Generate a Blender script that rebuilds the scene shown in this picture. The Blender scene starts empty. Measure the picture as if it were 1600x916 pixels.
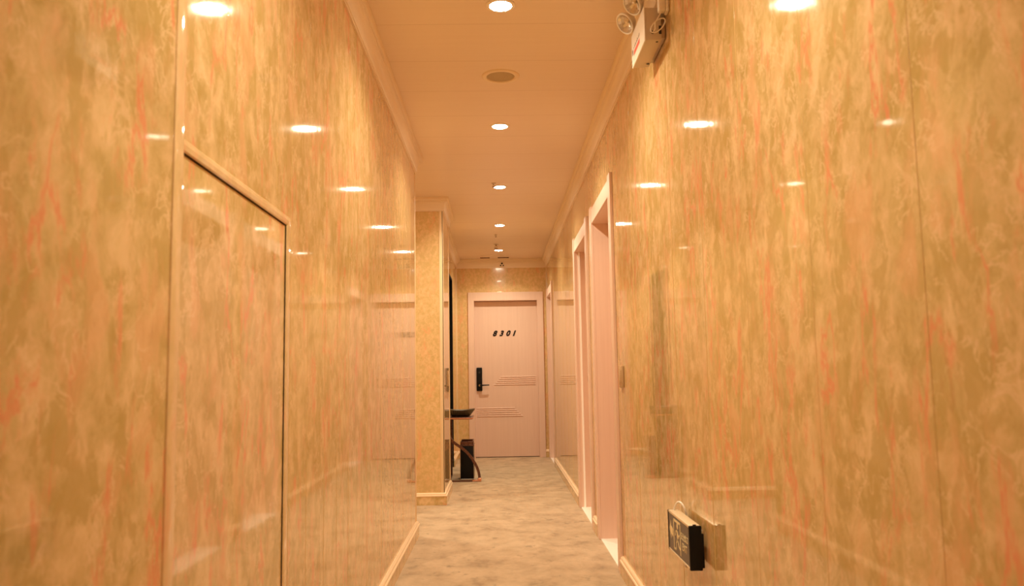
import bpy, bmesh, math, random
from mathutils import Vector, Matrix

random.seed(7)
scene = bpy.context.scene
C = scene.collection
PI = math.pi

# ------------------------------------------------------------------ camera, world, exposure
FPX = 1246.5                                   # focal length in pixels of the 1600 px wide frame
PITCH, YAW, ROLL = 0.10305602, 0.01726808, -0.01688029
CAM_H = 1.0
cd = bpy.data.cameras.new('camera')
cam = bpy.data.objects.new('camera', cd)
C.objects.link(cam)
cd.sensor_width = 36.0
cd.lens = FPX / 1600.0 * 36.0
cd.clip_start = 0.02
cd.dof.use_dof = True
cd.dof.focus_distance = 5.0
cd.dof.aperture_fstop = 5.6
fwd = Vector((math.sin(YAW) * math.cos(PITCH), math.cos(YAW) * math.cos(PITCH), math.sin(PITCH)))
rgt = Vector((math.cos(YAW), -math.sin(YAW), 0))
upv = rgt.cross(fwd)
r2 = rgt * math.cos(ROLL) + upv * math.sin(ROLL)
u2 = -rgt * math.sin(ROLL) + upv * math.cos(ROLL)
M = Matrix((r2, u2, -fwd)).transposed().to_4x4()
M.translation = Vector((0, 0, CAM_H))
cam.matrix_world = M
scene.camera = cam

world = bpy.data.worlds.new('world')
scene.world = world
world.use_nodes = True
world.node_tree.nodes['Background'].inputs[0].default_value = (0.02, 0.014, 0.008, 1)
world.node_tree.nodes['Background'].inputs[1].default_value = 1.0

vs = scene.view_settings
scene.display_settings.display_device = 'sRGB'
vs.view_transform = 'Standard'
vs.look = 'None'
vs.gamma = 1.0
vs.use_curve_mapping = False
vs.exposure = 0.02
scene.cycles.use_denoising = True
scene.cycles.max_bounces = 14
scene.cycles.diffuse_bounces = 7
scene.cycles.glossy_bounces = 6
scene.cycles.caustics_reflective = False

LAMP_COL = (1.0, 0.885, 0.65)
LAMP_W = 240.0              # glow of the lens itself
BEAM_W = 12.2               # the beam each downlight throws

# ------------------------------------------------------------------ main measures
CEIL = 2.45
XL, XR = -0.54, 0.605          # left and right wall faces
YB, YE = -3.0, 9.90            # back wall, end wall
YA0, YA1 = 5.17, 6.40          # side passage on the left
XP = -0.445                    # pier face
YP = 7.14                      # pier far end
XF = -0.525                    # left wall beyond the pier
XS = -2.3                      # end of the side passage
YN = 1.297                     # where the nearest stretch of the left wall begins
LEAN = 0.036


# ------------------------------------------------------------------ materials
def new_mat(name):
    m = bpy.data.materials.new(name)
    m.use_nodes = True
    nt = m.node_tree
    b = nt.nodes['Principled BSDF']
    return m, nt, b


def plain(name, col, rough=0.5, metal=0.0, spec=0.5, emit=None, es=0.0, coat=0.0):
    m, nt, b = new_mat(name)
    b.inputs['Base Color'].default_value = (*col, 1)
    b.inputs['Roughness'].default_value = rough
    b.inputs['Metallic'].default_value = metal
    b.inputs['Specular IOR Level'].default_value = spec
    b.inputs['Coat Weight'].default_value = coat
    if emit:
        b.inputs['Emission Color'].default_value = (*emit, 1)
        b.inputs['Emission Strength'].default_value = es
    # a faint procedural mottling so no surface is perfectly flat in colour
    n = nt.nodes.new('ShaderNodeTexNoise')
    n.inputs['Scale'].default_value = 60
    g = nt.nodes.new('ShaderNodeNewGeometry')
    nt.links.new(g.outputs['Position'], n.inputs['Vector'])
    mr = nt.nodes.new('ShaderNodeMapRange')
    mr.inputs[3].default_value = max(0.0, rough - 0.04)
    mr.inputs[4].default_value = min(1.0, rough + 0.04)
    nt.links.new(n.outputs['Fac'], mr.inputs[0])
    nt.links.new(mr.outputs[0], b.inputs['Roughness'])
    return m


class NB:
    """tiny node-builder"""
    def __init__(s, nt):
        s.nt = nt
        g = nt.nodes.new('ShaderNodeNewGeometry')
        s.pos = g.outputs['Position']

    def link(s, a, b): s.nt.links.new(a, b)

    def mapping(s, scale, vec=None, loc=(0, 0, 0), rot=(0, 0, 0)):
        m = s.nt.nodes.new('ShaderNodeMapping')
        m.inputs['Scale'].default_value = scale
        m.inputs['Location'].default_value = loc
        m.inputs['Rotation'].default_value = rot
        s.link(vec or s.pos, m.inputs['Vector'])
        return m.outputs[0]

    def noise(s, vec, scale, detail=4, rough=0.55, dist=0.0):
        n = s.nt.nodes.new('ShaderNodeTexNoise')
        n.inputs['Scale'].default_value = scale
        n.inputs['Detail'].default_value = detail
        n.inputs['Roughness'].default_value = rough
        n.inputs['Distortion'].default_value = dist
        s.link(vec, n.inputs['Vector'])
        return n.outputs['Fac']

    def ramp(s, fac, stops):
        r = s.nt.nodes.new('ShaderNodeValToRGB')
        e = r.color_ramp.elements
        while len(e) < len(stops):
            e.new(0.5)
        for el, (p, c) in zip(e, stops):
            el.position = p
            el.color = (*c, 1) if len(c) == 3 else c
        s.link(fac, r.inputs[0])
        return r.outputs[0]

    def math(s, op, a, b=None, clamp=False):
        m = s.nt.nodes.new('ShaderNodeMath')
        m.operation = op
        m.use_clamp = clamp
        for i, v in enumerate((a, b)):
            if v is None: continue
            if isinstance(v, (int, float)): m.inputs[i].default_value = v
            else: s.link(v, m.inputs[i])
        return m.outputs[0]

    def maprange(s, v, a, b, c=0.0, d=1.0):
        m = s.nt.nodes.new('ShaderNodeMapRange')
        m.interpolation_type = 'SMOOTHSTEP'
        for i, k in enumerate((a, b, c, d)):
            m.inputs[i + 1].default_value = k
        s.link(v, m.inputs[0])
        return m.outputs[0]

    def mix(s, fac, a, b):
        m = s.nt.nodes.new('ShaderNodeMix')
        m.data_type = 'RGBA'
        if isinstance(fac, (int, float)): m.inputs[0].default_value = fac
        else: s.link(fac, m.inputs[0])
        for i, v in ((6, a), (7, b)):
            if isinstance(v, tuple): m.inputs[i].default_value = (*v, 1)
            else: s.link(v, m.inputs[i])
        return m.outputs[2]

    def bump(s, h, strength, dist, b):
        n = s.nt.nodes.new('ShaderNodeBump')
        n.inputs['Strength'].default_value = strength
        n.inputs['Distance'].default_value = dist
        s.link(h, n.inputs['Height'])
        s.link(n.outputs[0], b.inputs['Normal'])


def marble(name, rough=0.05, light=0.0, fine=1.0, calm=0.0):
    m, nt, b = new_mat(name)
    k = NB(nt)
    st = k.mapping((1.0, 1.0, 0.50))
    # clouds: olive, gold, peach, softly mottled
    cl = k.noise(k.mapping((1, 1, 0.80)), 15.0 * fine, 9, 0.66, 0.35)
    base = k.ramp(cl, [(0.36, (0.50, 0.355, 0.130)), (0.46, (0.60, 0.430, 0.185)),
                       (0.54, (0.68, 0.475, 0.230)), (0.63, (0.77, 0.550, 0.290))])
    big = k.noise(k.mapping((1, 1, 0.68), loc=(3, 1, 7)), 14.0 * fine, 7, 0.62, 0.35)
    base = k.mix(k.maprange(big, 0.50, 0.58, 0, 0.65), base, (0.48, 0.335, 0.105))
    blush = k.noise(k.mapping((1, 1, 0.45), loc=(13, 2, 3)), 11.0, 5, 0.6, 0.3)
    base = k.mix(k.maprange(blush, 0.52, 0.66, 0, 0.55), base, (0.76, 0.425, 0.220))
    # short pale wisps
    w = k.noise(k.mapping((1, 1, 0.85), loc=(9, 4, 2), rot=(0.5, 0.3, 0)), 17.0, 6, 0.62, 0.5)
    wm = k.maprange(k.math('ABSOLUTE', k.math('SUBTRACT', w, 0.5)), 0.0, 0.034, 0.58, 0.0)
    wg = k.maprange(k.noise(k.mapping((1, 1, 0.6), loc=(1, 9, 2)), 9.0, 4, 0.6), 0.44, 0.58)
    base = k.mix(k.math('MULTIPLY', wm, wg), base, (0.84, 0.60, 0.36))
    # red veins, broken up into short upright streaks
    v = k.noise(k.mapping((1, 1, 0.30), loc=(1.7, 5.3, 0.6), rot=(0.20, -0.12, 0)), 9.5, 6, 0.60, 0.35)
    vr = k.math('ABSOLUTE', k.math('SUBTRACT', v, 0.5))
    gate = k.maprange(k.noise(k.mapping((1, 1, 0.42), loc=(5, 5, 5)), 9.0, 4, 0.55), 0.49, 0.60, 0.0, 1.0)
    vm = k.math('MULTIPLY', k.maprange(vr, 0.0, 0.024, 0.60, 0.0), gate)
    vm2 = k.math('MULTIPLY', k.maprange(vr, 0.0, 0.06, 0.55, 0.0), gate)
    base = k.mix(vm2, base, (0.80, 0.37, 0.19))
    base = k.mix(vm, base, (0.74, 0.235, 0.12))
    # small brown flecks
    f = k.noise(k.mapping((1, 1, 0.45), loc=(2, 8, 3)), 24.0, 4, 0.55, 0.2)
    base = k.mix(k.maprange(f, 0.66, 0.76, 0, 0.45), base, (0.44, 0.23, 0.09))
    if calm: base = k.mix(calm, base, (0.70, 0.475, 0.225))
    if light: base = k.mix(light, base, (0.84, 0.62, 0.36))
    nt.links.new(base, b.inputs['Base Color'])
    b.inputs['Roughness'].default_value = rough
    b.inputs['Specular IOR Level'].default_value = 0.5
    b.inputs['Coat Weight'].default_value = 0.25
    b.inputs['Coat Roughness'].default_value = 0.03
    # upright ripples of the glossy panels
    h = k.noise(k.mapping((14, 14, 0.5)), 1.0, 3, 0.5)
    k.bump(h, 0.35, 0.0013, b)
    return m


def wood_paint(name, col, col2, rough=0.35, vertical=True):
    m, nt, b = new_mat(name)
    k = NB(nt)
    g = k.noise(k.mapping((60, 60, 1.6) if vertical else (60, 60, 60)), 1.0, 5, 0.6, 0.3)
    nt.links.new(k.mix(k.maprange(g, 0.35, 0.65), col, col2), b.inputs['Base Color'])
    b.inputs['Roughness'].default_value = rough
    k.bump(g, 0.06, 0.0004, b)
    return m


def carpet_mat():
    m, nt, b = new_mat('carpet')
    k = NB(nt)
    a = k.noise(k.mapping((2.2, 1.7, 1)), 2.6, 9, 0.68, 0.2)
    c = k.ramp(a, [(0.30, (0.27, 0.180, 0.105)), (0.43, (0.43, 0.308, 0.188)), (0.60, (0.56, 0.412, 0.262))])
    s = k.noise(k.mapping((4.2, 3.4, 1), loc=(3, 3, 0)), 2.4, 6, 0.65, 0.2)
    c = k.mix(k.maprange(s, 0.57, 0.68, 0, 0.75), c, (0.25, 0.185, 0.11))
    f = k.noise(k.pos, 420.0, 2, 0.7)
    c = k.mix(k.maprange(f, 0.3, 0.7, 0.0, 0.30), c, (0.30, 0.22, 0.13))
    nt.links.new(c, b.inputs['Base Color'])
    b.inputs['Roughness'].default_value = 0.95
    b.inputs['Specular IOR Level'].default_value = 0.1
    b.inputs['Sheen Weight'].default_value = 0.3
    b.inputs['Sheen Roughness'].default_value = 0.5
    k.bump(k.math('ADD', k.math('MULTIPLY', f, 0.4), a), 0.6, 0.006, b)
    return m


def ceiling_mat():
    m, nt, b = new_mat('ceiling_panels')
    k = NB(nt)
    sep = nt.nodes.new('ShaderNodeSeparateXYZ')
    k.link(k.pos, sep.inputs[0])
    y = k.math('FRACT', k.math('DIVIDE', k.math('SUBTRACT', sep.outputs[1], 3.58 - 3.92), 0.39))
    seam = k.math('LESS_THAN', y, 0.014)
    g = k.noise(k.mapping((2.0, 60, 1)), 1.0, 4, 0.6)
    c = k.mix(k.maprange(g, 0.3, 0.7, 0, 0.30), (0.79, 0.655, 0.53), (0.74, 0.60, 0.475))
    c = k.mix(k.math('MULTIPLY', seam, 0.25), c, (0.40, 0.25, 0.15))
    nt.links.new(c, b.inputs['Base Color'])
    b.inputs['Roughness'].default_value = 0.32
    b.inputs['Specular IOR Level'].default_value = 0.35
    h = k.math('MULTIPLY', seam, -1.0)
    k.bump(h, 0.4, 0.001, b)
    return m


def weave_mat():
    m, nt, b = new_mat('dark_wicker')
    k = NB(nt)
    w = nt.nodes.new('ShaderNodeTexWave')
    w.wave_type = 'BANDS'
    w.bands_direction = 'DIAGONAL'
    w.inputs['Scale'].default_value = 42
    w.inputs['Distortion'].default_value = 2
    k.link(k.pos, w.inputs['Vector'])
    nt.links.new(k.mix(w.outputs['Fac'], (0.050, 0.042, 0.028), (0.135, 0.115, 0.075)), b.inputs['Base Color'])
    b.inputs['Roughness'].default_value = 0.45
    k.bump(w.outputs['Fac'], 0.6, 0.002, b)
    return m


M_WALL = marble('veined_marble_panel')
M_BASE = marble('veined_marble_skirting', rough=0.2)
M_WALLE = marble('veined_marble_satin', rough=0.16, fine=2.0, calm=0.45)
M_PIER = marble('veined_marble_fine', fine=2.2, calm=0.45)
M_FRAME = marble('veined_marble_edging', light=0.5)
M_CARPET = carpet_mat()
M_CEIL = ceiling_mat()
M_CROWN = plain('painted_cornice', (0.80, 0.66, 0.49), 0.35)
M_BEAD = plain('cream_corner_bead', (0.80, 0.62, 0.38), 0.18)
M_JOINT = plain('glossy_panel_joint', (0.66, 0.455, 0.20), 0.06)
M_CAP = plain('cream_moulding', (0.86, 0.66, 0.44), 0.22)
M_DOOR = wood_paint('pale_door_laminate', (0.75, 0.545, 0.435), (0.725, 0.520, 0.412))
M_SILL = plain('white_stone_sill', (0.95, 0.91, 0.84), 0.25)
M_SEAL = plain('white_edge_strip', (0.97, 0.95, 0.90), 0.3)
M_BLACK = plain('black_plastic', (0.006, 0.005, 0.005), 0.4, spec=0.2)
M_BLACKD = plain('black_door', (0.008, 0.006, 0.004), 0.5, spec=0.2)
M_CHROME = plain('chrome', (0.75, 0.72, 0.68), 0.12, 1.0)
M_LENS = plain('lamp_lens', (0.9, 0.85, 0.8), 0.4, emit=LAMP_COL, es=LAMP_W)
M_RING = plain('white_metal_ring', (0.82, 0.76, 0.68), 0.35)
M_GRILLE = plain('speaker_grille', (0.46, 0.36, 0.22), 0.6)
M_WHITEP = plain('white_plastic', (0.84, 0.78, 0.68), 0.35)
M_GREYP = plain('shaded_plastic', (0.60, 0.50, 0.38), 0.4)
M_DARKP = plain('dark_rubber', (0.03, 0.022, 0.015), 0.5)
M_RED = plain('red_print', (0.72, 0.10, 0.06), 0.5)
M_INK = plain('grey_print', (0.30, 0.22, 0.16), 0.6)
M_REFL = plain('faceted_reflector', (0.78, 0.70, 0.58), 0.22, 0.75)
M_ALU = plain('champagne_aluminium', (0.86, 0.72, 0.50), 0.32, 0.35)
M_SIGN = plain('dark_sign_glass', (0.060, 0.040, 0.032), 0.3, spec=0.35)
M_PICTO = plain('pale_sign_print', (0.80, 0.66, 0.38), 0.5)
M_COPPER = plain('rose_gold_metal', (0.88, 0.46, 0.33), 0.2, 1.0)
M_BRONZE = plain('brown_lacquered_metal', (0.13, 0.055, 0.035), 0.28, 0.4)
M_WICKER = weave_mat()
M_STEEL = plain('brushed_steel', (0.55, 0.48, 0.40), 0.3, 1.0)
M_TAN = plain('tan_switch_plastic', (0.48, 0.32, 0.17), 0.35)
M_BRASS = plain('brass', (0.45, 0.28, 0.12), 0.35, 0.8)


# ------------------------------------------------------------------ mesh helpers
def bx(bm, x0, x1, y0, y1, z0, z1, bev=0.0, segs=2):
    r = bmesh.ops.create_cube(bm, size=1.0)
    vsx = r['verts']
    for v in vsx:
        v.co = Vector(((x0 + x1) / 2 + v.co.x * (x1 - x0), (y0 + y1) / 2 + v.co.y * (y1 - y0), (z0 + z1) / 2 + v.co.z * (z1 - z0)))
    if bev > 0:
        es = list({e for v in vsx for e in v.link_edges})
        bmesh.ops.bevel(bm, geom=es, offset=bev, segments=segs, affect='EDGES', profile=0.5)


def lathe(bm, prof, seg=40, mat=None):
    """prof: list of (r, z); revolved round z, then transformed by mat"""
    mat = mat or Matrix.Identity(4)
    rings = []
    for r, z in prof:
        if r < 1e-6:
            rings.append([bm.verts.new(mat @ Vector((0, 0, z)))])
        else:
            rings.append([bm.verts.new(mat @ Vector((r * math.cos(2 * PI * i / seg), r * math.sin(2 * PI * i / seg), z))) for i in range(seg)])
    for a, b in zip(rings, rings[1:]):
        for i in range(seg):
            j = (i + 1) % seg
            if len(a) == 1 and len(b) == 1: continue
            if len(a) == 1: bm.faces.new((a[0], b[j], b[i]))
            elif len(b) == 1: bm.faces.new((a[i], a[j], b[0]))
            else: bm.faces.new((a[i], a[j], b[j], b[i]))


def tube(bm, pts, r, seg=10, caps=True):
    pts = [Vector(p) for p in pts]
    rings = []
    prev = None
    for i, p in enumerate(pts):
        t = (pts[min(i + 1, len(pts) - 1)] - pts[max(i - 1, 0)]).normalized()
        if prev is None:
            a = t.orthogonal().normalized()
        else:
            a = (prev - t * prev.dot(t)).normalized()
        prev = a
        b = t.cross(a)
        rr = r[i] if isinstance(r, (list, tuple)) else r
        rings.append([bm.verts.new(p + a * rr * math.cos(2 * PI * k / seg) + b * rr * math.sin(2 * PI * k / seg)) for k in range(seg)])
    for A, B in zip(rings, rings[1:]):
        for k in range(seg):
            j = (k + 1) % seg
            bm.faces.new((A[k], A[j], B[j], B[k]))
    if caps:
        bm.faces.new(rings[0][::-1])
        bm.faces.new(rings[-1])


def prism(bm, poly, fn, d0, d1):
    """poly in 2-D (u, v); fn(u, v, d) -> world point; extruded between depths d0, d1"""
    a = [bm.verts.new(fn(u, v, d0)) for u, v in poly]
    b = [bm.verts.new(fn(u, v, d1)) for u, v in poly]
    n = len(poly)
    bm.faces.new(a[::-1])
    bm.faces.new(b)
    for i in range(n):
        j = (i + 1) % n
        bm.faces.new((a[i], a[j], b[j], b[i]))


def sweep(bm, path, prof, base=0.0):
    """profile (out, z) swept along a plan polyline; 'out' points to the right of travel; mitred"""
    P = [Vector(p) for p in path]
    n = len(P)
    rings = []
    for i in range(n):
        d0 = (P[i] - P[i - 1]).normalized() if i > 0 else None
        d1 = (P[i + 1] - P[i]).normalized() if i < n - 1 else None
        n0 = Vector((d0.y, -d0.x)) if d0 else None
        n1 = Vector((d1.y, -d1.x)) if d1 else None
        if n0 is None: m = n1
        elif n1 is None: m = n0
        else:
            m = (n0 + n1)
            m = m / (1 + n0.dot(n1))
        rings.append([bm.verts.new((P[i].x + m.x * o, P[i].y + m.y * o, base + z)) for o, z in prof])
    k = len(prof)
    for A, B in zip(rings, rings[1:]):
        for q in range(k):
            w = (q + 1) % k
            bm.faces.new((A[q], A[w], B[w], B[q]))
    bm.faces.new(rings[0][::-1])
    bm.faces.new(rings[-1])


def obj(name, bm, mat, parent=None, smooth=False, loc=None):
    bmesh.ops.recalc_face_normals(bm, faces=bm.faces)
    me = bpy.data.meshes.new(name)
    bm.to_mesh(me)
    bm.free()
    me.materials.append(mat)
    o = bpy.data.objects.new(name, me)
    C.objects.link(o)
    if smooth:
        for p in me.polygons: p.use_smooth = True
        me.set_sharp_from_angle(angle=math.radians(38))
    if parent is not None: o.parent = parent
    if loc: o.location = loc
    return o


def tag(o, label, cat, group=None, kind=None):
    o['label'] = label
    o['category'] = cat
    if group: o['group'] = group
    if kind: o['kind'] = kind
    return o


def struct(o, label, cat): return tag(o, label, cat, kind='structure')


def empty(name, loc=(0, 0, 0), rotz=0.0):
    o = bpy.data.objects.new(name, None)
    o.empty_display_size = 0.1
    o.location = loc
    o.rotation_euler = (0, 0, rotz)
    C.objects.link(o)
    return o


def B(): return bmesh.new()


def move(root, objs_origin):
    """children were modelled in world coordinates: shift them into the root's frame"""
    for ch in objs_origin:
        ch.location = Vector(ch.location) - Vector(root.location)


def bead(bm, x, y, z0, z1, r, ax, side):
    """half-round upright joint on a wall face; ax 'x': wall faces x, 'y': wall faces y; side = facing sign"""
    seg = 6
    a, b = [], []
    for i in range(seg + 1):
        t = PI * i / seg
        o, s = math.sin(t) * r * side, math.cos(t) * r
        q = (x + o, y + s) if ax == 'x' else (x + s, y + o)
        a.append(bm.verts.new((*q, z0)))
        b.append(bm.verts.new((*q, z1)))
    for i in range(seg):
        f = bm.faces.new((a[i], a[i + 1], b[i + 1], b[i]))
        f.smooth = True
        f.material_index = 1


# ------------------------------------------------------------------ the shell
bm = B()
bx(bm, XS - 0.1, 0.86, YB - 0.1, YE + 0.25, -0.12, 0.0)
struct(obj('floor', bm, M_CARPET), 'mottled beige and brown carpet along the whole corridor', 'floor')

bm = B()
bx(bm, XS - 0.1, 0.86, YB - 0.1, YE + 0.25, CEIL, CEIL + 0.12)
struct(obj('ceiling', bm, M_CEIL), 'smooth peach ceiling of crosswise panels over the corridor', 'ceiling')


def lean_x(y): return XL + 0.006 + LEAN * (y - YN) if y < YN else XL


# left wall: near leaning stretch + panelled stretch with the service-cabinet opening
CY0, CY1, CZ0, CZ1 = 1.337, 2.022, 0.06, 1.393
bm = B()
a = [(lean_x(YB), YB), (XL + 0.006, YN), (XL - 0.3, YN), (XL - 0.5, YB)]
prism(bm, a, lambda u, v, d: (u, v, d), 0, CEIL)
bx(bm, XS, XL, YN, CY0, 0, CEIL)
bx(bm, XS, XL, CY1, YA0, 0, CEIL)
bx(bm, XS, XL, CY0, CY1, CZ1, CEIL)
bx(bm, XS, XL, CY0, CY1, 0, CZ0)
bx(bm, XS, XL - 0.06, CY0, CY1, CZ0, CZ1)
for y in (2.07, 2.26, 2.486, 2.676, 2.88, 3.28, 3.68, 4.08, 4.48, 4.88):
    bead(bm, XL, y, 0.09, CEIL - 0.105, 0.0007, 'x', 1)
bead(bm, XL, 1.93, 1.45, CEIL - 0.105, 0.0007, 'x', 1)
bead(bm, XL, 1.56, 1.45, CEIL - 0.105, 0.0007, 'x', 1)
w_o = obj('wall_left', bm, M_WALL)
w_o.data.materials.append(M_JOINT)
struct(w_o, 'glossy gold veined marble-pattern wall along the left', 'wall')

# pier beyond the side passage
bm = B()
bx(bm, XS, XP, YA1, YP, 0, CEIL)
struct(obj('wall_pier', bm, M_PIER), 'marble-pattern pier with two faces beyond the side passage', 'wall')

# left wall beyond the pier with a dark doorway
DY0, DY1, DZ = 8.25, 9.02, 2.10
bm = B()
bx(bm, XF - 0.25, XF, YP, DY0, 0, CEIL)
bx(bm, XF - 0.25, XF, DY1, YE, 0, CEIL)
bx(bm, XF - 0.25, XF, DY0, DY1, DZ, CEIL)
struct(obj('wall_left_far', bm, M_WALL), 'short stretch of marble-pattern wall on the left before the end door', 'wall')

# side passage end
bm = B()
bx(bm, XS - 0.1, XS, YA0 - 0.05, YA1 + 0.05, 0, CEIL)
struct(obj('wall_side', bm, M_WALL), 'wall closing the side passage on the left', 'wall')

# behind the camera
bm = B()
bx(bm, -1.2, 0.86, YB - 0.1, YB, 0, CEIL)
struct(obj('wall_back', bm, M_WALL), 'wall behind the viewpoint', 'wall')

# right wall with three openings
DOORS_R = [(4.09, 5.05), (5.26, 6.22), (8.88, 9.84)]     # outer edges of the casings
HOLE_IN = 0.075
HOLE_H = 1.96
bm = B()
ys = [YB]
for a0, a1 in DOORS_R: ys += [a0 + HOLE_IN, a1 - HOLE_IN]
ys.append(YE + 0.2)
for i in range(0, len(ys), 2): bx(bm, XR, XR + 0.2, ys[i], ys[i + 1], 0, CEIL)
for i in range(1, len(ys) - 1, 2): bx(bm, XR, XR + 0.2, ys[i], ys[i + 1], HOLE_H, CEIL)
y = 1.92 - 0.403 * 8
while y < 8.8:
    if not any(a0 - 0.02 < y < a1 + 0.02 for a0, a1 in DOORS_R):
        bead(bm, XR, y, 0.09, CEIL - 0.105, 0.0007, 'x', -1)
    y += 0.403
for y in (3.33, 3.73, 2.52, 2.93):
    bead(bm, XR, y - 0.2, 0.09, CEIL - 0.105, 0.0006, 'x', -1)
w_o = obj('wall_right', bm, M_WALL)
w_o.data.materials.append(M_JOINT)
struct(w_o, 'glossy gold veined marble-pattern wall along the right', 'wall')

# end wall with one opening
EX0, EX1 = -0.380, 0.554
bm = B()
bx(bm, XF - 0.25, EX0 + 0.07, YE, YE + 0.2, 0, CEIL)
bx(bm, EX1 - 0.07, XR + 0.05, YE, YE + 0.2, 0, CEIL)
bx(bm, EX0 + 0.07, EX1 - 0.07, YE, YE + 0.2, HOLE_H, CEIL)
struct(obj('wall_end', bm, M_WALLE), 'marble-pattern wall around the door at the far end', 'wall')

# cornice
CR = [(0, -0.110), (0.007, -0.110), (0.007, -0.103), (0.012, -0.102), (0.013, -0.094)]
for i in range(9):
    t = i / 8 * PI / 2
    CR.append((0.015 + 0.020 * (1 - math.cos(t)), -0.090 + 0.052 * math.sin(t)))
CR += [(0.040, -0.036), (0.041, -0.028), (0.045, -0.026), (0.052, -0.014), (0.052, 0.0), (0, 0)]
bm = B()
sweep(bm, [(lean_x(YB), YB), (XL, YN), (XL, YA0), (XS, YA0)], CR, CEIL)
struct(obj('trim_1', bm, M_CROWN, smooth=True), 'moulded peach cornice along the top of the near left wall', 'cornice')
bm = B()
sweep(bm, [(XS, YA1), (XP, YA1), (XP, YP), (XF, YP), (XF, YE), (XR, YE), (XR, YB)], CR, CEIL)
struct(obj('trim_2', bm, M_CROWN, smooth=True), 'moulded peach cornice round the pier, the end wall and the right wall', 'cornice')

# skirting: marble board with a cream moulded cap
SK = [(0, 0), (0.017, 0), (0.017, 0.066), (0, 0.066)]
SC = [(0, 0.066), (0.019, 0.066), (0.021, 0.071), (0.019, 0.076), (0.014, 0.078), (0.015, 0.084), (0.012, 0.090), (0.005, 0.094), (0, 0.094)]


def skirting(name, paths, label):
    b1, b2 = B(), B()
    for p in paths:
        sweep(b1, p, SK)
        sweep(b2, p, SC)
    o = struct(obj(name, b1, M_BASE), label, 'baseboard')
    c = obj('cap_moulding', b2, M_CAP, o, smooth=True)
    c['label'] = 'cream moulded cap of the baseboard'
    return o


skirting('baseboard_left', [[(XL, CY1 + 0.05), (XL, YA0), (XS, YA0)]], 'baseboard along the near left wall')
skirting('baseboard_pier', [[(XS, YA1), (XP, YA1), (XP, YP), (XF, YP), (XF, DY0)]], 'baseboard wrapping the pier')
skirting('baseboard_end', [[(XF, DY1), (XF, YE), (EX0, YE)], [(EX1, YE), (XR, YE), (XR, 9.845)]], 'baseboard pieces either side of the end door')
skirting('baseboard_right', [[(XR, 8.88), (XR, 6.22)], [(XR, 5.26), (XR, 5.05)], [(XR, 4.09), (XR, YB)]], 'baseboard along the right wall between the doors')

# corner beads
bm = B()
bx(bm, XL - 0.01, XL + 0.0085, YN - 0.001, CY0, 0, CEIL - 0.11, 0.003, 3)
struct(obj('trim_3', bm, M_FRAME, smooth=True), 'upright cream strip covering the joint at the near left', 'trim')
bm = B()
bx(bm, XP - 0.030, XP + 0.0015, YA1 - 0.0025, YA1 + 0.006, 0.094, CEIL - 0.11, 0.0012, 2)
bx(bm, XP - 0.006, XP + 0.0025, YA1 - 0.0025, YA1 + 0.030, 0.094, CEIL - 0.11, 0.0012, 2)
struct(obj('trim_4', bm, M_BEAD, smooth=True), 'cream corner bead on the near edge of the pier', 'trim')
bm = B()
bx(bm, XP - 0.006, XP + 0.0030, YP - 0.03, YP + 0.0025, 0.094, CEIL - 0.11, 0.0012, 2)
struct(obj('trim_5', bm, M_BEAD, smooth=True), 'cream corner bead on the far edge of the pier', 'trim')
bm = B()
bx(bm, XL - 0.03, XL + 0.0030, YA0 - 0.012, YA0 + 0.003, 0.094, CEIL - 0.11, 0.0012, 2)
struct(obj('trim_6', bm, M_BEAD, smooth=True), 'cream corner bead where the near left wall ends', 'trim')
bm = B()
bx(bm, XF - 0.001, XF + 0.010, YE - 0.010, YE + 0.001, 0.094, CEIL - 0.11, 0.003, 2)
struct(obj('trim_7', bm, M_BEAD, smooth=True), 'cream bead in the left corner of the end wall', 'trim')
bm = B()
bx(bm, XR - 0.010, XR + 0.001, YE - 0.010, YE + 0.001, 0.094, CEIL - 0.11, 0.003, 2)
struct(obj('trim_8', bm, M_BEAD, smooth=True), 'cream bead in the right corner of the end wall', 'trim')


# ------------------------------------------------------------------ doors
def text_mesh(name, s, size, extrude, mat, parent, shear=0.0, M4=None, spacing=1.0, fat=0.0):
    cu = bpy.data.curves.new(name + '_curve', 'FONT')
    cu.body = s
    cu.size = size
    cu.extrude = extrude
    cu.offset = fat
    cu.shear = shear
    cu.space_character = spacing
    cu.align_x = 'CENTER'
    cu.align_y = 'CENTER'
    tmp = bpy.data.objects.new(name + '_tmp', cu)
    C.objects.link(tmp)
    dg = bpy.context.evaluated_depsgraph_get()
    me = bpy.data.meshes.new_from_object(tmp.evaluated_get(dg))
    bpy.data.objects.remove(tmp)
    if M4 is not None: me.transform(M4)
    me.materials.clear()
    me.materials.append(mat)
    me.name = name
    o = bpy.data.objects.new(name, me)
    C.objects.link(o)
    if parent is not None: o.parent = parent
    return o


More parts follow.
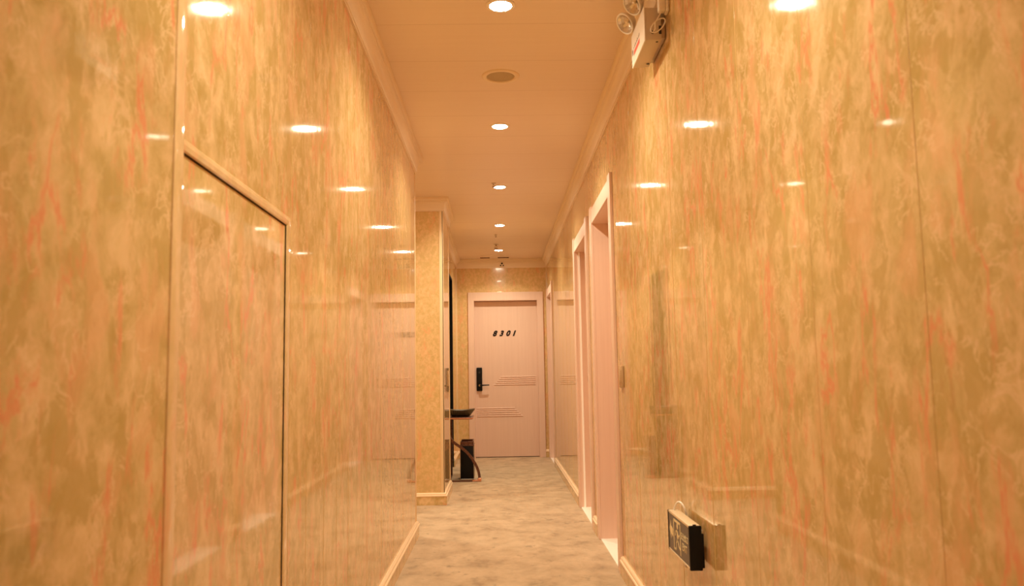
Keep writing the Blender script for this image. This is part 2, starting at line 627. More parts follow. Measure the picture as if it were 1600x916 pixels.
def door(name, loc, rotz, W, H, cas, top, depth, label, thick=0.015, sill=True, step=True):
    """local frame: x along the wall, y into the wall, the casing's back on y = 0"""
    root = struct(empty(name, loc, rotz), label, 'door')
    bm = B()
    h = W / 2
    bx(bm, -h, -h + cas, -thick, 0.0, 0, H, 0.002)
    bx(bm, h - cas, h, -thick, 0.0, 0, H, 0.002)
    ear = 0.018 if step else 0.0
    bx(bm, -h + cas - 0.001, h - cas + 0.001, -thick + ear * 0.2, 0.0, H - top, H - ear, 0.002)
    i = h - cas
    bx(bm, -i - 0.018, -i, 0.0, depth + 0.045, 0, H - top + 0.018)
    bx(bm, i, i + 0.018, 0.0, depth + 0.045, 0, H - top + 0.018)
    bx(bm, -i - 0.018, i + 0.018, 0.0, depth + 0.045, H - top, H - top + 0.018)
    if step:       # rebate bead on the jambs
        for s in (-1, 1):
            bx(bm, min(s * i, s * (i - 0.006)), max(s * i, s * (i - 0.006)), depth - 0.045, depth + 0.04, 0, H - top, 0.001)
    obj('door_frame', bm, M_DOOR, root)
    bm = B()
    g = 0.009 if step else 0.0
    bx(bm, -i + g, i - g, depth, depth + 0.04, 0.008, H - top - 0.004, 0.001)
    leaf = obj('door_leaf', bm, M_DOOR, root)
    if sill:
        bm = B()
        bx(bm, -i, i, -0.004, depth + 0.06, 0, 0.006)
        s = obj('door_sill', bm, M_SILL, root)
        s['label'] = 'white stone sill'
    return root, leaf, i


def lock(root, i, depth, side):
    """black smart lock on a door leaf"""
    cx = side
    bm = B()
    bx(bm, cx - 0.035, cx + 0.035, depth - 0.024, depth, 0.815, 1.105, 0.010, 4)
    lk = obj('smart_lock', bm, M_BLACK, root, smooth=True)
    lk['label'] = 'black keypad lock plate'
    return lk, cx


# end door
D1, leaf, i1 = door('door_1', ((EX0 + EX1) / 2, YE, 0), 0, EX1 - EX0, 2.035, 0.075, 0.105, 0.077,
                    'pale pink laminate door 8301 closing the end of the corridor', thick=0.02, sill=False, step=False)
cxd = (EX0 + EX1) / 2
lk, _ = lock(D1, i1, 0.077, -0.250 - cxd)
bm = B()
lathe(bm, [(0, 0.012), (0.013, 0.012), (0.015, 0.008), (0.015, 0)], 24, Matrix.Translation((-0.246 - cxd, 0.053, 0.885)) @ Matrix.Rotation(PI / 2, 4, 'X'))
kn = obj('key_cylinder', bm, M_CHROME, lk, smooth=True)
bm = B()
tube(bm, [(-0.238 - cxd, 0.055, 0.885), (-0.238 - cxd, 0.020, 0.885), (-0.230 - cxd, 0.012, 0.886), (-0.18 - cxd, 0.010, 0.887), (-0.128 - cxd, 0.012, 0.888)],
     [0.009, 0.009, 0.0095, 0.008, 0.0065], 12)
obj('lever_handle', bm, M_BLACK, lk, smooth=True)
bm = B()
lathe(bm, [(0, 0.002), (0.012, 0.002), (0.012, 0)], 20, Matrix.Translation((-0.250 - cxd, 0.053, 1.045)) @ Matrix.Rotation(PI / 2, 4, 'X'))
obj('card_reader', bm, M_DARKP, lk)
# fluted grooves
bm = B()


def flute(x0, x1, z):
    segp = []
    tube(bm, [(x0 - cxd, 0.0765, z), (x1 - cxd, 0.0765, z)], 0.0070, 8)


for k in range(5):
    t = k / 4
    flute(0.015 - 0.085 * t, 0.445, 0.985 - 0.096 * t)
    flute(-0.285, 0.185 + 0.095 * t, 0.600 - 0.096 * t)
fl = obj('flute_moulding', bm, M_DOOR, leaf, smooth=True)
for ch, x in (('8', -0.058), ('3', 0.026), ('0', 0.108), ('1', 0.182)):
    Mx = Matrix.Translation((x - cxd, 0.0745, 1.523)) @ Matrix.Rotation(PI / 2, 4, 'X')
    dgt = text_mesh('door_number', ch, 0.090, 0.0025, M_BLACK, leaf, shear=0.38, M4=Mx, fat=0.004)
    dgt['label'] = 'black italic digit ' + ch

# right-hand doors
D_R = []
for nm, (a0, a1), lab in (('door_2', DOORS_R[0], 'pale pink door frame nearest on the right, deeply recessed'),
                          ('door_3', DOORS_R[1], 'second pale pink door frame on the right, with a white edge strip'),
                          ('door_4', DOORS_R[2], 'farthest pale pink door frame on the right beside the end wall')):
    r, lf, ii = door(nm, (XR, (a0 + a1) / 2, 0), -PI / 2, a1 - a0, 2.055, 0.09, 0.11, 0.145, lab)
    D_R.append((r, lf, ii))
# door_3: white edge strip and strike plate on the far jamb (local x = -i is far)
r, lf, ii = D_R[1]
bm = B()
bx(bm, -ii, -ii + 0.006, 0.018, 0.032, 0.006, 1.944)
s = obj('edge_strip', bm, M_SEAL, r); s['label'] = 'white edge strip on the far jamb'
bm = B()
bx(bm, -ii, -ii + 0.004, 0.070, 0.092, 0.945, 0.985, 0.001)
s = obj('strike_plate', bm, M_BRASS, r); s['label'] = 'small brown strike plate'

# dark doorway on the left near the end
D5 = struct(empty('door_5', (XF, (DY0 + DY1) / 2, 0), PI / 2), 'dark doorway on the left just before the end wall', 'door')
bm = B()
h = (DY1 - DY0) / 2
for s in (-1, 1):
    bx(bm, min(s * h, s * (h - 0.02)), max(s * h, s * (h - 0.02)), -0.004, 0.18, 0, DZ)
bx(bm, -h + 0.02, h - 0.02, -0.004, 0.18, DZ - 0.02, DZ)
obj('door_frame', bm, M_BLACKD, D5)
bm = B()
bx(bm, -h + 0.02, h - 0.02, 0.09, 0.13, 0.005, DZ - 0.02)
lfd = obj('door_leaf', bm, M_BLACKD, D5)
lfd['label'] = 'black door leaf'

# ------------------------------------------------------------------ service cabinet in the near left wall
cab = empty('service_cabinet', (XL, (CY0 + CY1) / 2, 0))
tag(cab, 'tall flush service cabinet faced in gold marble pattern, set in the near left wall', 'cabinet')
bm = B()
bx(bm, XL - 0.030, XL - 0.002, CY0 + 0.001, CY1 - 0.0020, CZ0 + 0.003, CZ1 - 0.003, 0.0005)
o1 = obj('cabinet_door', bm, M_WALL, cab)
bm = B()
w = 0.036
cp = [(-0.004, 0.0), (0.001, 0.0), (0.0035, 0.004), (0.0045, w * 0.5), (0.0035, w - 0.007), (0.0, w), (-0.004, w)]    # (proud, across)


def cas_pt(y, z, o): return (XL + o, y, z)


# right upright + top rail, mitred
rA = [bm.verts.new(cas_pt(CY1 + a, 0.0, o)) for o, a in cp]
rB = [bm.verts.new(cas_pt(CY1 + a, CZ1 + a * 0.68, o)) for o, a in cp]
rC = [bm.verts.new(cas_pt(CY0, CZ1 + a * 0.68, o)) for o, a in cp]
for A, Bq in ((rA, rB), (rB, rC)):
    for q in range(len(cp)):
        w2 = (q + 1) % len(cp)
        bm.faces.new((A[q], A[w2], Bq[w2], Bq[q]))
bm.faces.new(rA); bm.faces.new(rC)
o2 = obj('cabinet_frame', bm, M_FRAME, cab)
o2['label'] = 'cream marble frame with a mitred corner'
move(cab, [o1, o2])

# ------------------------------------------------------------------ ceiling fittings
Y_L = [3.005, 4.532, 6.038, 7.617, 9.159]
labs = ['round glowing downlight nearest the top edge of the picture',
        'round glowing downlight second along the ceiling, just beyond the round speaker',
        'round glowing downlight third along the ceiling, level with the side passage',
        'round glowing downlight fourth along the ceiling, above the pier',
        'round glowing downlight farthest along the ceiling, just before the hatch']


def downlight(loc, label, emit=True):
    root = tag(empty('downlight', loc), label, 'ceiling light', 'downlights along the corridor ceiling')
    bm = B()
    lathe(bm, [(0.043, -0.001), (0.044, -0.005), (0.050, -0.006), (0.056, -0.004), (0.058, 0.0), (0.058, 0.001), (0.043, 0.001)], 40)
    obj('trim_ring', bm, M_RING, root, smooth=True)
    bm = B()
    lathe(bm, [(0, -0.0045), (0.036, -0.0042), (0.0425, -0.0025), (0.0425, -0.0005), (0, -0.0005)], 32)
    obj('lens', bm, M_LENS, root, smooth=True)
    return root


proto = downlight((0.026, Y_L[0], CEIL), labs[0])


def dup(root, loc, label):
    r = root.copy(); C.objects.link(r); r.location = loc; r['label'] = label
    for ch in list(root.children):
        c = ch.copy(); C.objects.link(c); c.parent = r
    return r




# the light each fitting throws, a soft cone hung just under its lens
for x, y in [(0.026, Y_L[0]), (0.024, Y_L[1]), (0.024, Y_L[2]), (0.024, Y_L[3]), (0.012, Y_L[4]), (0.026, 1.47), (0.026, -1.6), (-1.35, 5.80)]:
    ld = bpy.data.lights.new('downlight_beam', 'AREA')
    ld.shape = 'DISK'
    ld.size = 0.082
    ld.energy = BEAM_W
    ld.color = LAMP_COL
    ld.spread = math.radians(138)
    lo = bpy.data.objects.new('downlight_beam', ld)
    C.objects.link(lo)
    lo.location = (x, y, CEIL - 0.0075)
for y, l in zip(Y_L[1:], labs[1:]): dup(proto, (0.024 if y < 9 else 0.012, y, CEIL), l)
for y, l in ((1.47, 'round glowing downlight overhead, just ahead of the viewpoint'),
             (-1.6, 'round glowing downlight behind the viewpoint')):
    dup(proto, (0.026, y, CEIL), l)
dup(proto, (-1.35, 5.80, CEIL), 'round glowing downlight inside the side passage')

# speaker
sp = tag(empty('ceiling_speaker', (0.027, 3.752, CEIL)), 'round flush ceiling speaker with a tan grille between the first two downlights', 'speaker')
bm = B()
lathe(bm, [(0.068, -0.001), (0.070, -0.006), (0.078, -0.008), (0.086, -0.007), (0.091, -0.003), (0.092, 0), (0.068, 0)], 48)
obj('speaker_rim', bm, M_CROWN, sp, smooth=True)
bm = B()
lathe(bm, [(0, -0.0025), (0.04, -0.0025), (0.069, -0.0015), (0.069, 0), (0, 0)], 48)
for rr in range(1, 6):
    for q in range(rr * 7):
        a = 2 * PI * q / (rr * 7)
        x0, y0 = rr * 0.0118 * math.cos(a), rr * 0.0118 * math.sin(a)
        lathe(bm, [(0.0022, -0.0024), (0.0014, -0.0036), (0, -0.0038)], 6, Matrix.Translation((x0, y0, 0)))
g = obj('speaker_grille', bm, M_GRILLE, sp); g['label'] = 'tan perforated grille'


def sprinkler(loc, label, s=1.0):
    root = tag(empty('fire_sprinkler', loc), label, 'sprinkler', 'small sprinklers in the ceiling')
    bm = B()
    lathe(bm, [(0, 0), (0.026 * s, 0), (0.024 * s, -0.004), (0.012 * s, -0.007), (0.010 * s, -0.010), (0, -0.010)], 20)
    obj('ceiling_rosette', bm, M_GREYP, root, smooth=True)
    bm = B()
    tube(bm, [(0, 0, -0.008), (0, 0, -0.020 * s)], 0.006 * s, 10)
    for q in (-1, 1):
        tube(bm, [(q * 0.005 * s, 0, -0.016 * s), (q * 0.011 * s, 0, -0.026 * s), (q * 0.002, 0, -0.040 * s)], 0.0022 * s, 6)
    obj('sprinkler_body', bm, M_BRASS, root, smooth=True)
    bm = B()
    lathe(bm, [(0, -0.040 * s), (0.017 * s, -0.040 * s), (0.019 * s, -0.043 * s), (0, -0.044 * s)], 16)
    obj('deflector', bm, M_BRONZE, root)
    return root


sprinkler((-0.017, 8.74, CEIL), 'small dark pendent sprinkler just in front of the farthest downlight', 1.15)
sprinkler((-0.016, 8.13, CEIL), 'tiny sprinkler between the fourth and fifth downlights', 0.6)
sprinkler((-0.022, 5.92, CEIL), 'tiny sprinkler beside the third downlight', 0.7)

# access hatch near the end
ht = tag(empty('ceiling_hatch', (-0.04, 9.62, CEIL)), 'flush rectangular ceiling hatch with dark gaps near the end wall', 'hatch')
bm = B()
bx(bm, -0.17, 0.17, -0.085, 0.085, -0.003, 0.0, 0.001)
obj('hatch_panel', bm, M_CEIL, ht)
for x0, x1 in ((-0.176, -0.06), (0.04, 0.176)):
    bm = B()
    bx(bm, x0, x1, 0.086, 0.093, -0.012, 0.0)
    obj('hatch_catch', bm, M_BRONZE, ht)

# three-eyed sensor on the end cornice
sn = tag(empty('motion_sensor', (0.051, YE - 0.030, 2.385)), 'tiny pale sensor with three dark dots on the cornice above the end door', 'sensor')
bm = B()
bx(bm, -0.026, 0.026, -0.010, 0.016, -0.030, 0.030, 0.006, 3)
obj('sensor_body', bm, M_CROWN, sn, smooth=True)
for x, z, r in ((0, 0.008, 0.0125), (-0.016, -0.018, 0.009), (0.016, -0.018, 0.009)):
    bm = B()
    lathe(bm, [(0, 0.003), (r * 0.7, 0.0025), (r, 0)], 16, Matrix.Translation((x, -0.0098, z)) @ Matrix.Rotation(PI / 2, 4, 'X'))
    obj('sensor_eye', bm, M_BLACK, sn, smooth=True)

# ------------------------------------------------------------------ emergency light, top right
EX, EY0, EY1, EZ0, EZ1 = 0.530, 2.685, 2.940, 2.163, 2.283
em = tag(empty('emergency_light', (0.57, 2.81, EZ0)), 'white twin-spot emergency light mounted high on the right wall', 'emergency light')
parts = []
bm = B()
bx(bm, EX, 0.588, EY0, EY1, EZ0, EZ1, 0.004, 2)
parts.append(obj('lamp_housing', bm, M_GREYP, em, smooth=True))
bm = B()
bx(bm, 0.586, XR - 0.0005, EY0 + 0.015, EY1 - 0.015, EZ0 + 0.012, EZ1 + 0.05, 0.002)
parts.append(obj('back_plate', bm, M_STEEL, em))
bm = B()
bx(bm, EX - 0.004, EX + 0.001, EY0 - 0.003, EY1 + 0.003, EZ0 - 0.003, EZ1 + 0.003, 0.002, 2)
fp = obj('front_cover', bm, M_WHITEP, em, smooth=True)
fp['label'] = 'white front cover with red and grey print'
parts.append(fp)
# print on the cover: face looks towards -x, reading direction from far (left) to near (right)


def face_em(u, v, d): return (EX - 0.004 - d, EY1 - u, EZ0 + v)


bm = B()
prism(bm, [(0.045, 0.030), (0.165, 0.030), (0.165, 0.047), (0.045, 0.047)], face_em, 0.0, 0.0006)
pr = obj('red_print', bm, M_RED, em); pr['label'] = 'red printed band'
parts.append(pr)
bm = B()
for k in range(9):
    u = 0.045 + k * 0.014
    hgt = 0.006 + 0.003 * (k % 3)
    bx(bm, EX - 0.0045, EX - 0.0039, EY1 - u - 0.008, EY1 - u, EZ0 + 0.056, EZ0 + 0.056 + hgt)
for k in range(4):
    u = 0.010 + k * 0.006
    bx(bm, EX - 0.0045, EX - 0.0039, EY1 - u - 0.003, EY1 - u, EZ0 + 0.040, EZ0 + 0.062)
pr = obj('grey_print', bm, M_INK, em); pr['label'] = 'small grey printed characters'
parts.append(pr)
for (x, y, r) in ((0.573, 2.70, 0.0045), (0.578, 2.90, 0.006)):
    bm = B()
    lathe(bm, [(0, -0.0015), (r, -0.0012), (r, 0)], 14, Matrix.Translation((x, y, EZ0)))
    parts.append(obj('screw_hole', bm, M_DARKP, em))
bm = B()
lathe(bm, [(0, -0.002), (0.006, -0.0015), (0.006, 0)], 14, Matrix.Translation((0.556, EY0, EZ0 + 0.028)) @ Matrix.Rotation(PI / 2, 4, 'X') @ Matrix.Rotation(PI, 4, 'X'))
parts.append(obj('cable_entry', bm, M_DARKP, em))
bm = B()
bx(bm, 0.578, 0.587, EY0 - 0.001, EY0 + 0.002, EZ0 + 0.022, EZ0 + 0.052)
parts.append(obj('toggle_slot', bm, M_DARKP, em))
nrm = Vector((-0.733, -0.306, -0.608)).normalized()
for (hx, hy, hz) in ((0.505, 2.945, 2.342), (0.505, 2.780, 2.341)):
    q = nrm.to_track_quat('Z', 'Y').to_matrix().to_4x4()
    Mh = Matrix.Translation((hx, hy, hz)) @ q
    bm = B()
    lathe(bm, [(0.037, 0.0), (0.0375, 0.004), (0.041, 0.005), (0.0435, 0.002), (0.0435, -0.004), (0.040, -0.008), (0.036, -0.020), (0.026, -0.033), (0.012, -0.038), (0, -0.038)], 36, Mh)
    hd = obj('lamp_head', bm, M_WHITEP, em, smooth=True)
    parts.append(hd)
    bm = B()
    # faceted cup
    seg, rings = 18, [(0.0375, 0.001), (0.030, -0.009), (0.021, -0.017), (0.011, -0.022), (0.004, -0.024)]
    lathe(bm, rings, seg, Mh)
    lathe(bm, [(0.0, -0.004), (0.006, -0.006), (0.0065, -0.014), (0.004, -0.022)], 12, Mh)
    rf = obj('reflector', bm, M_REFL, hd); rf['label'] = 'glittering faceted reflector'
    bm = B()
    back = Mh @ Vector((0, 0, -0.028))
    tube(bm, [back, (back.x + 0.008, back.y, back.z - 0.030), (0.556, hy + 0.01, EZ1 - 0.002)], 0.007, 10)
    parts.append(obj('swivel_arm', bm, M_WHITEP, em, smooth=True))
move(em, parts)

# socket, plug and looped cable beside it
sk = tag(empty('wall_socket', (XR, 2.70, 2.27)), 'small white wall socket box high on the right wall behind the emergency light', 'socket')
bm = B()
bx(bm, 0.594, XR - 0.0005, 2.625, 2.665, 2.242, 2.335, 0.003, 2)
s1 = obj('socket_box', bm, M_WHITEP, sk, smooth=True)
move(sk, [s1])
pl = tag(empty('power_plug', (0.58, 2.66, 2.27)), 'white plug with its thin cable coiled in a loop beside the emergency light', 'plug')
bm = B()
bx(bm, 0.569, 0.5938, 2.630, 2.660, 2.246, 2.310, 0.006, 3)
p1 = obj('plug_body', bm, M_WHITEP, pl, smooth=True)
bm = B()
pts = []
cx, cy, cz = 0.566, 2.638, 2.196
pts.append((0.580, 2.645, 2.250)); pts.append((0.574, 2.642, 2.235))
for k in range(25):
    a = PI * 0.62 + 2 * PI * k / 24 * 1.02
    # loop in a tilted plane
    pts.append((cx + 0.026 * math.cos(a) + 0.004 * math.sin(a), cy + 0.004 * k / 24, cz + 0.014 * math.cos(a) + 0.036 * math.sin(a) * 0.62))
pts.append((0.560, 2.660, 2.192)); pts.append((0.557, EY0 - 0.0045, EZ0 + 0.028))
tube(bm, pts, 0.0021, 8)
p2 = obj('cable', bm, M_WHITEP, pl, smooth=True)
move(pl, [p1, p2])

# ------------------------------------------------------------------ exit sign, low on the right wall
SX, SXB = 0.553, 0.585
SY0, SY1, SZ0, SZ1 = 2.398, 2.700, 0.424, 0.549
sg = tag(empty('exit_sign', (0.575, 2.55, SZ0)), 'dark unlit emergency exit sign with black end caps, low on the right wall', 'sign')
parts = []
bm = B()
bx(bm, SX + 0.002, SXB, SY0 + 0.010, SY1 - 0.006, SZ0 + 0.002, SZ1 - 0.002, 0.001)
parts.append(obj('sign_housing', bm, M_GREYP, sg))
bm = B()
bx(bm, SX - 0.001, SXB + 0.001, SY0 + 0.009, SY1 - 0.005, SZ1 - 0.008, SZ1 + 0.001, 0.002, 2)
t = obj('top_rail', bm, M_ALU, sg, smooth=True); t['label'] = 'champagne aluminium top rail'
parts.append(t)
bm = B()
bx(bm, SX - 0.002, SXB + 0.001, SY0 + 0.009, SY1 - 0.005, SZ0 - 0.001, SZ0 + 0.005, 0.001, 2)
parts.append(obj('bottom_rail', bm, M_ALU, sg, smooth=True))
for y0, y1 in ((SY0, SY0 + 0.010), (SY1 - 0.006, SY1)):
    bm = B()
    bx(bm, SX - 0.003, SXB + 0.003, y0, y1, SZ0 - 0.003, SZ1 + 0.001, 0.003, 2)
    bx(bm, SXB - 0.006, SXB + 0.009, y0 + 0.001, y1 - 0.001, SZ0 + 0.004, SZ1 - 0.022, 0.002, 2)
    c = obj('end_cap', bm, M_BLACK, sg, smooth=True)
    parts.append(c)
bm = B()
bx(bm, SX - 0.0012, SX + 0.003, SY0 + 0.010, SY1 - 0.006, SZ0 + 0.005, SZ1 - 0.008)
fc = obj('sign_face', bm, M_SIGN, sg); fc['label'] = 'dark brown glass face'
parts.append(fc)
LU, LV = SY1 - SY0, SZ1 - SZ0


def face_s(u, v, d): return (SX - 0.0012 - d, SY1 - u * LU, SZ0 + v * LV)


def stroke(bm, u0, v0, u1, v1, w, d=0.0006):
    """rounded bar between two points, in metres on the sign face"""
    a, b = Vector((u0 * LU, v0 * LV)), Vector((u1 * LU, v1 * LV))
    t = (b - a).normalized(); n = Vector((-t.y, t.x)) * w / 2
    poly = [a - n, b - n]
    for k in range(1, 5):
        an = -PI / 2 + PI * k / 5
        poly.append(b + t * math.cos(an) * w / 2 + n * math.sin(an))
    poly += [b + n, a + n]
    prism(bm, [(p.x / LU, p.y / LV) for p in poly], face_s, 0.0, d)


bm = B()
prism(bm, [(0.07, 0.56), (0.15, 0.80), (0.15, 0.65), (0.235, 0.60), (0.235, 0.40), (0.15, 0.46), (0.15, 0.32)], face_s, 0, 0.0006)
a1 = obj('arrow', bm, M_PICTO, sg); a1['label'] = 'pale arrow pointing left'
parts.append(a1)
bm = B()
for p in (((0.28, 0.15), (0.28, 0.86)), ((0.28, 0.86), (0.58, 0.86)), ((0.58, 0.86), (0.58, 0.12))):
    stroke(bm, *p[0], *p[1], 0.0075)
stroke(bm, 0.28, 0.15, 0.33, 0.15, 0.006)
d1 = obj('doorway_pictogram', bm, M_PICTO, sg)
parts.append(d1)
bm = B()
hc = (0.455, 0.76)
prism(bm, [(hc[0] + 0.0095 * math.cos(2 * PI * k / 16) / LU, hc[1] + 0.0095 * math.sin(2 * PI * k / 16) / LV) for k in range(16)], face_s, 0, 0.0006)
stroke(bm, 0.435, 0.64, 0.455, 0.44, 0.0130)
stroke(bm, 0.43, 0.64, 0.37, 0.60, 0.0058); stroke(bm, 0.37, 0.60, 0.345, 0.50, 0.0052)
stroke(bm, 0.45, 0.62, 0.50, 0.50, 0.0058); stroke(bm, 0.50, 0.50, 0.53, 0.56, 0.0052)
stroke(bm, 0.45, 0.44, 0.395, 0.32, 0.0070); stroke(bm, 0.395, 0.32, 0.375, 0.16, 0.0062)
stroke(bm, 0.46, 0.44, 0.495, 0.30, 0.0070); stroke(bm, 0.495, 0.30, 0.555, 0.24, 0.0062)
m1 = obj('running_figure_pictogram', bm, M_PICTO, sg)
parts.append(m1)
# lettering: text x axis -> -Y (far to near), text y axis -> +Z, normal -> -X
TM = Matrix(((0, 0, -1, 0), (-1, 0, 0, 0), (0, 1, 0, 0), (0, 0, 0, 1)))
for body, uu, vv, size in (('安全出口', 0.765, 0.60, 0.024), ('EXIT', 0.765, 0.36, 0.032)):
    P0 = Vector(face_s(uu, vv, 0.0003))
    tt = text_mesh('sign_lettering', body, size, 0.0003, M_PICTO, sg, M4=Matrix.Translation(P0) @ TM)
    parts.append(tt)
bm = B()
# clip under the bottom rail and screws in the end cap
bx(bm, SX - 0.004, SX + 0.006, SY0 + 0.055, SY0 + 0.075, SZ0 - 0.005, SZ0 + 0.001, 0.001)
parts.append(obj('fixing_clip', bm, M_STEEL, sg))
bm = B()
bx(bm, SX + 0.010, SX + 0.020, SY0 + 0.004, SY0 + 0.010, SZ1, SZ1 + 0.004, 0.001)
parts.append(obj('fixing_clip', bm, M_BLACK, sg))
bm = B()
bx(bm, SXB - 0.001, XR - 0.0005, SY0 + 0.09, SY1 - 0.09, SZ0 + 0.03, SZ1 - 0.03, 0.001)
parts.append(obj('wall_bracket', bm, M_STEEL, sg))
bm = B()
pts = []
for k in range(15):
    t = k / 14
    a = PI * t
    pts.append((0.568 + 0.030 * t, 2.680 - 0.042 * (1 - math.cos(a)) / 2 * 1.0, SZ1 - 0.002 + 0.034 * math.sin(a) ** 0.8 * (1 - 0.15 * t)))
pts.append((XR - 0.003, 2.642, SZ1 - 0.02))
tube(bm, pts, 0.0032, 8)
cbl = obj('cable', bm, M_WHITEP, sg, smooth=True); cbl['label'] = 'white looped cable'
parts.append(cbl)
move(sg, parts)

# ------------------------------------------------------------------ wall switches
s = tag(empty('light_switch', (XR, 3.93, 0.985)), 'slim tan switch plate on the right wall before the nearest door frame', 'switch')
bm = B(); bx(bm, -0.012, -0.0005, -0.043, 0.043, -0.053, 0.053, 0.003, 2)
obj('switch_plate', bm, M_TAN, s, smooth=True)
bm = B(); bx(bm, -0.016, -0.011, -0.026, 0.026, -0.032, 0.032, 0.002, 2)
obj('rocker', bm, M_TAN, s, smooth=True)
s = tag(empty('call_panel', (XP, 6.93, 0.985)), 'slim brown call panel on the side face of the pier', 'switch')
bm = B(); bx(bm, 0.0005, 0.005, -0.028, 0.028, -0.066, 0.066, 0.002, 2)
obj('panel_plate', bm, M_TAN, s, smooth=True)
for z in (-0.022, 0.022):
    bm = B(); lathe(bm, [(0, 0.0015), (0.009, 0.0015), (0.010, 0)], 18, Matrix.Translation((0.005, 0, z)) @ Matrix.Rotation(PI / 2, 4, 'Y'))
    obj('call_button', bm, M_BRASS, s, smooth=True)

# ------------------------------------------------------------------ console table, tray, ash bin by the pier
TX0, TX1 = XF + 0.020, -0.265
TY0, TY1 = 7.735, 8.20
TZ = 0.588
tb = tag(empty('console_table', (-0.40, 7.96, 0)), 'small rose-gold console table with curved brown legs beyond the pier', 'table')
parts = []
bm = B()
bx(bm, TX0, TX1, TY0, TY1, TZ, TZ + 0.018, 0.003, 2)
t = obj('tabletop', bm, M_BRONZE, tb, smooth=True); parts.append(t)
bm = B()
bx(bm, TX0 - 0.001, TX1 + 0.002, TY0 - 0.003, TY0 + 0.002, TZ + 0.004, TZ + 0.014, 0.001)
bx(bm, TX1 - 0.001, TX1 + 0.003, TY0, TY1, TZ + 0.004, TZ + 0.014, 0.001)
e = obj('edge_band', bm, M_COPPER, tb); e['label'] = 'shiny rose-gold edge band'; parts.append(e)
ctrl = [(-0.512, 0.452), (-0.487, 0.415), (-0.445, 0.370), (-0.398, 0.336), (-0.358, 0.307), (-0.322, 0.275), (-0.275, 0.216), (-0.237, 0.152), (-0.218, 0.105), (-0.208, 0.062), (-0.203, 0.016)]
pts = []
for k in range(len(ctrl) - 1):
    p0, p1, p2, p3 = (Vector(ctrl[max(0, min(len(ctrl) - 1, k + q))]) for q in (-1, 0, 1, 2))
    for t in (0.0, 0.25, 0.5, 0.75):
        pts.append(0.5 * ((2 * p1) + (p2 - p0) * t + (2 * p0 - 5 * p1 + 4 * p2 - p3) * t * t + (3 * p1 - p0 - 3 * p2 + p3) * t ** 3))
pts.append(Vector(ctrl[-1]))
yy = TY0 + 0.016
bm = B()
ring = []
for k, p in enumerate(pts):
    d = (pts[min(k + 1, len(pts) - 1)] - pts[max(k - 1, 0)]).normalized(); n = Vector((-d.y, d.x)) * 0.0125
    ring.append([bm.verts.new((p.x + n.x, yy - 0.012, p.y + n.y)), bm.verts.new((p.x + n.x, yy + 0.012, p.y + n.y)),
                 bm.verts.new((p.x - n.x, yy + 0.012, p.y - n.y)), bm.verts.new((p.x - n.x, yy - 0.012, p.y - n.y))])
for A, Bq in zip(ring, ring[1:]):
    for q in range(4): bm.faces.new((A[q], A[(q + 1) % 4], Bq[(q + 1) % 4], Bq[q]))
bm.faces.new(ring[0]); bm.faces.new(ring[-1])
lg = obj('leg', bm, M_BRONZE, tb, smooth=True); lg['label'] = 'curved brown front leg'
parts.append(lg)
bm = B()
bx(bm, TX0, -0.225, yy - 0.013, yy + 0.013, 0.0, 0.014, 0.002)
parts.append(obj('foot_rail', bm, M_BRONZE, tb))
bm = B()
bx(bm, -0.275, -0.215, yy - 0.015, yy + 0.015, 0.001, 0.018, 0.003, 2)
bx(bm, -0.222, -0.188, yy - 0.017, yy + 0.017, 0.0, 0.036, 0.006, 3)
f = obj('foot_cap', bm, M_COPPER, tb, smooth=True); f['label'] = 'rose-gold foot cap'; parts.append(f)
for y2 in (TY0 + 0.016, TY1 - 0.016):
    bm = B()
    bx(bm, TX0, TX0 + 0.018, y2 - 0.012, y2 + 0.012, 0.0145, TZ, 0.002)
    parts.append(obj('back_post', bm, M_BRONZE, tb))
bm = B()
bx(bm, TX0, TX0 + 0.018, TY0 + 0.03, TY1 - 0.004, 0.0, 0.0144, 0.002)
parts.append(obj('back_rail', bm, M_BRONZE, tb))
move(tb, parts)

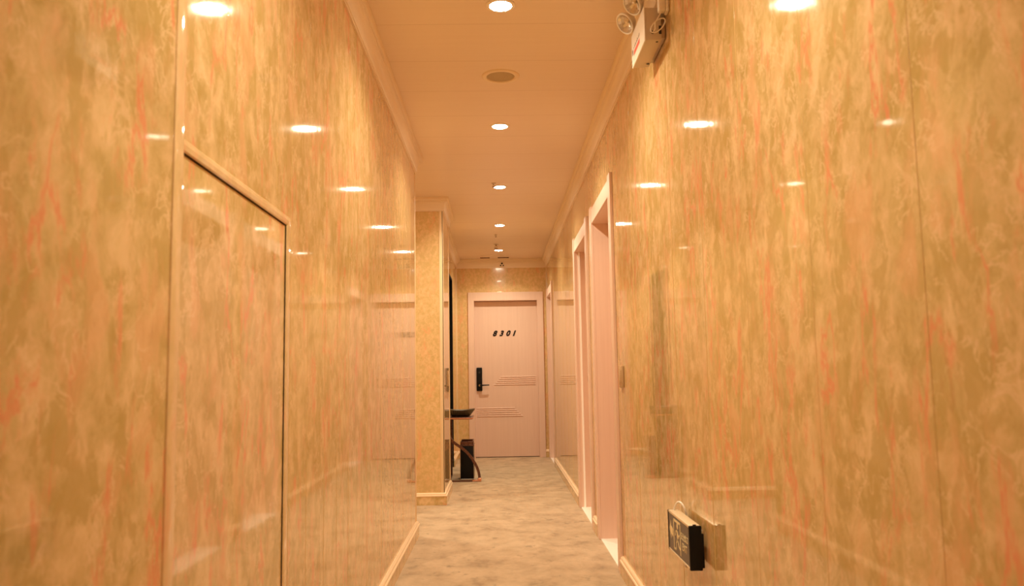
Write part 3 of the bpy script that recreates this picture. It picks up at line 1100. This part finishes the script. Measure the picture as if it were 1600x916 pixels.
# woven boat-shaped tray
bm = B()
NU, NV = 28, 12
cx0, half = -0.386, 0.138
YT = 7.93
outer, inner = [], []
for lay, sc, dz in ((outer, 1.0, 0.0), (inner, 0.93, 0.006)):
    for i in range(NU + 1):
        s_ = -1 + 2 * i / NU
        row = []
        wid = 0.105 * math.sqrt(max(0.0, 1 - abs(s_) ** 2.4)) + 0.002
        rim = 0.064 + 0.014 * abs(s_) ** 2.0
        flo = 0.068 * max(0.0, (abs(s_) - 0.62) / 0.38)
        for j in range(NV + 1):
            q = -1 + 2 * j / NV
            z = flo + (rim - flo) * abs(q) ** 2.2 + dz * (1 - abs(q) ** 4)
            row.append(bm.verts.new((cx0 + half * s_ * sc, YT + wid * q * sc, TZ + 0.0185 + z)))
        lay.append(row)
for lay in (outer, inner):
    for i in range(NU):
        for j in range(NV):
            bm.faces.new((lay[i][j], lay[i + 1][j], lay[i + 1][j + 1], lay[i][j + 1]))
for i in range(NU):
    for j in (0, NV):
        bm.faces.new((outer[i][j], outer[i + 1][j], inner[i + 1][j], inner[i][j]))
for i in (0, NU):
    for j in range(NV):
        bm.faces.new((outer[i][j], outer[i][j + 1], inner[i][j + 1], inner[i][j]))
tr = obj('woven_tray', bm, M_WICKER, smooth=True)
tag(tr, 'dark boat-shaped woven tray lying on the console table', 'tray')

# ash bin
bn = tag(empty('ash_bin', (-0.3275, 7.98, 0)), 'slim black box bin with a brown metal ashtray top under the console table', 'bin')
parts = []
bm = B()
bx(bm, -0.392, -0.262, 7.860, 8.10, 0.012, 0.325, 0.004, 2)
parts.append(obj('bin_body', bm, M_BLACK, bn, smooth=True))
bm = B()
bx(bm, -0.394, -0.260, 7.857, 8.103, 0.0, 0.013, 0.002)
bx(bm, -0.3955, -0.3915, 7.858, 7.864, 0.012, 0.33)
bx(bm, -0.2635, -0.2595, 7.858, 7.864, 0.012, 0.33)
parts.append(obj('steel_edging', bm, M_STEEL, bn))
bm = B()
bx(bm, -0.396, -0.258, 7.856, 8.104, 0.325, 0.337, 0.002)
bx(bm, -0.390, -0.382, 7.862, 8.098, 0.337, 0.372, 0.002)
bx(bm, -0.272, -0.264, 7.862, 8.098, 0.337, 0.372, 0.002)
bx(bm, -0.390, -0.264, 7.862, 7.868, 0.337, 0.368, 0.002)
bx(bm, -0.390, -0.264, 8.092, 8.098, 0.337, 0.374, 0.002)
a = obj('ashtray_top', bm, M_BRONZE, bn); a['label'] = 'brown metal ashtray top'
parts.append(a)
bm = B()
bx(bm, -0.382, -0.272, 7.868, 8.092, 0.337, 0.352)
parts.append(obj('sand_tray', bm, M_BRONZE, bn))
move(bn, parts)
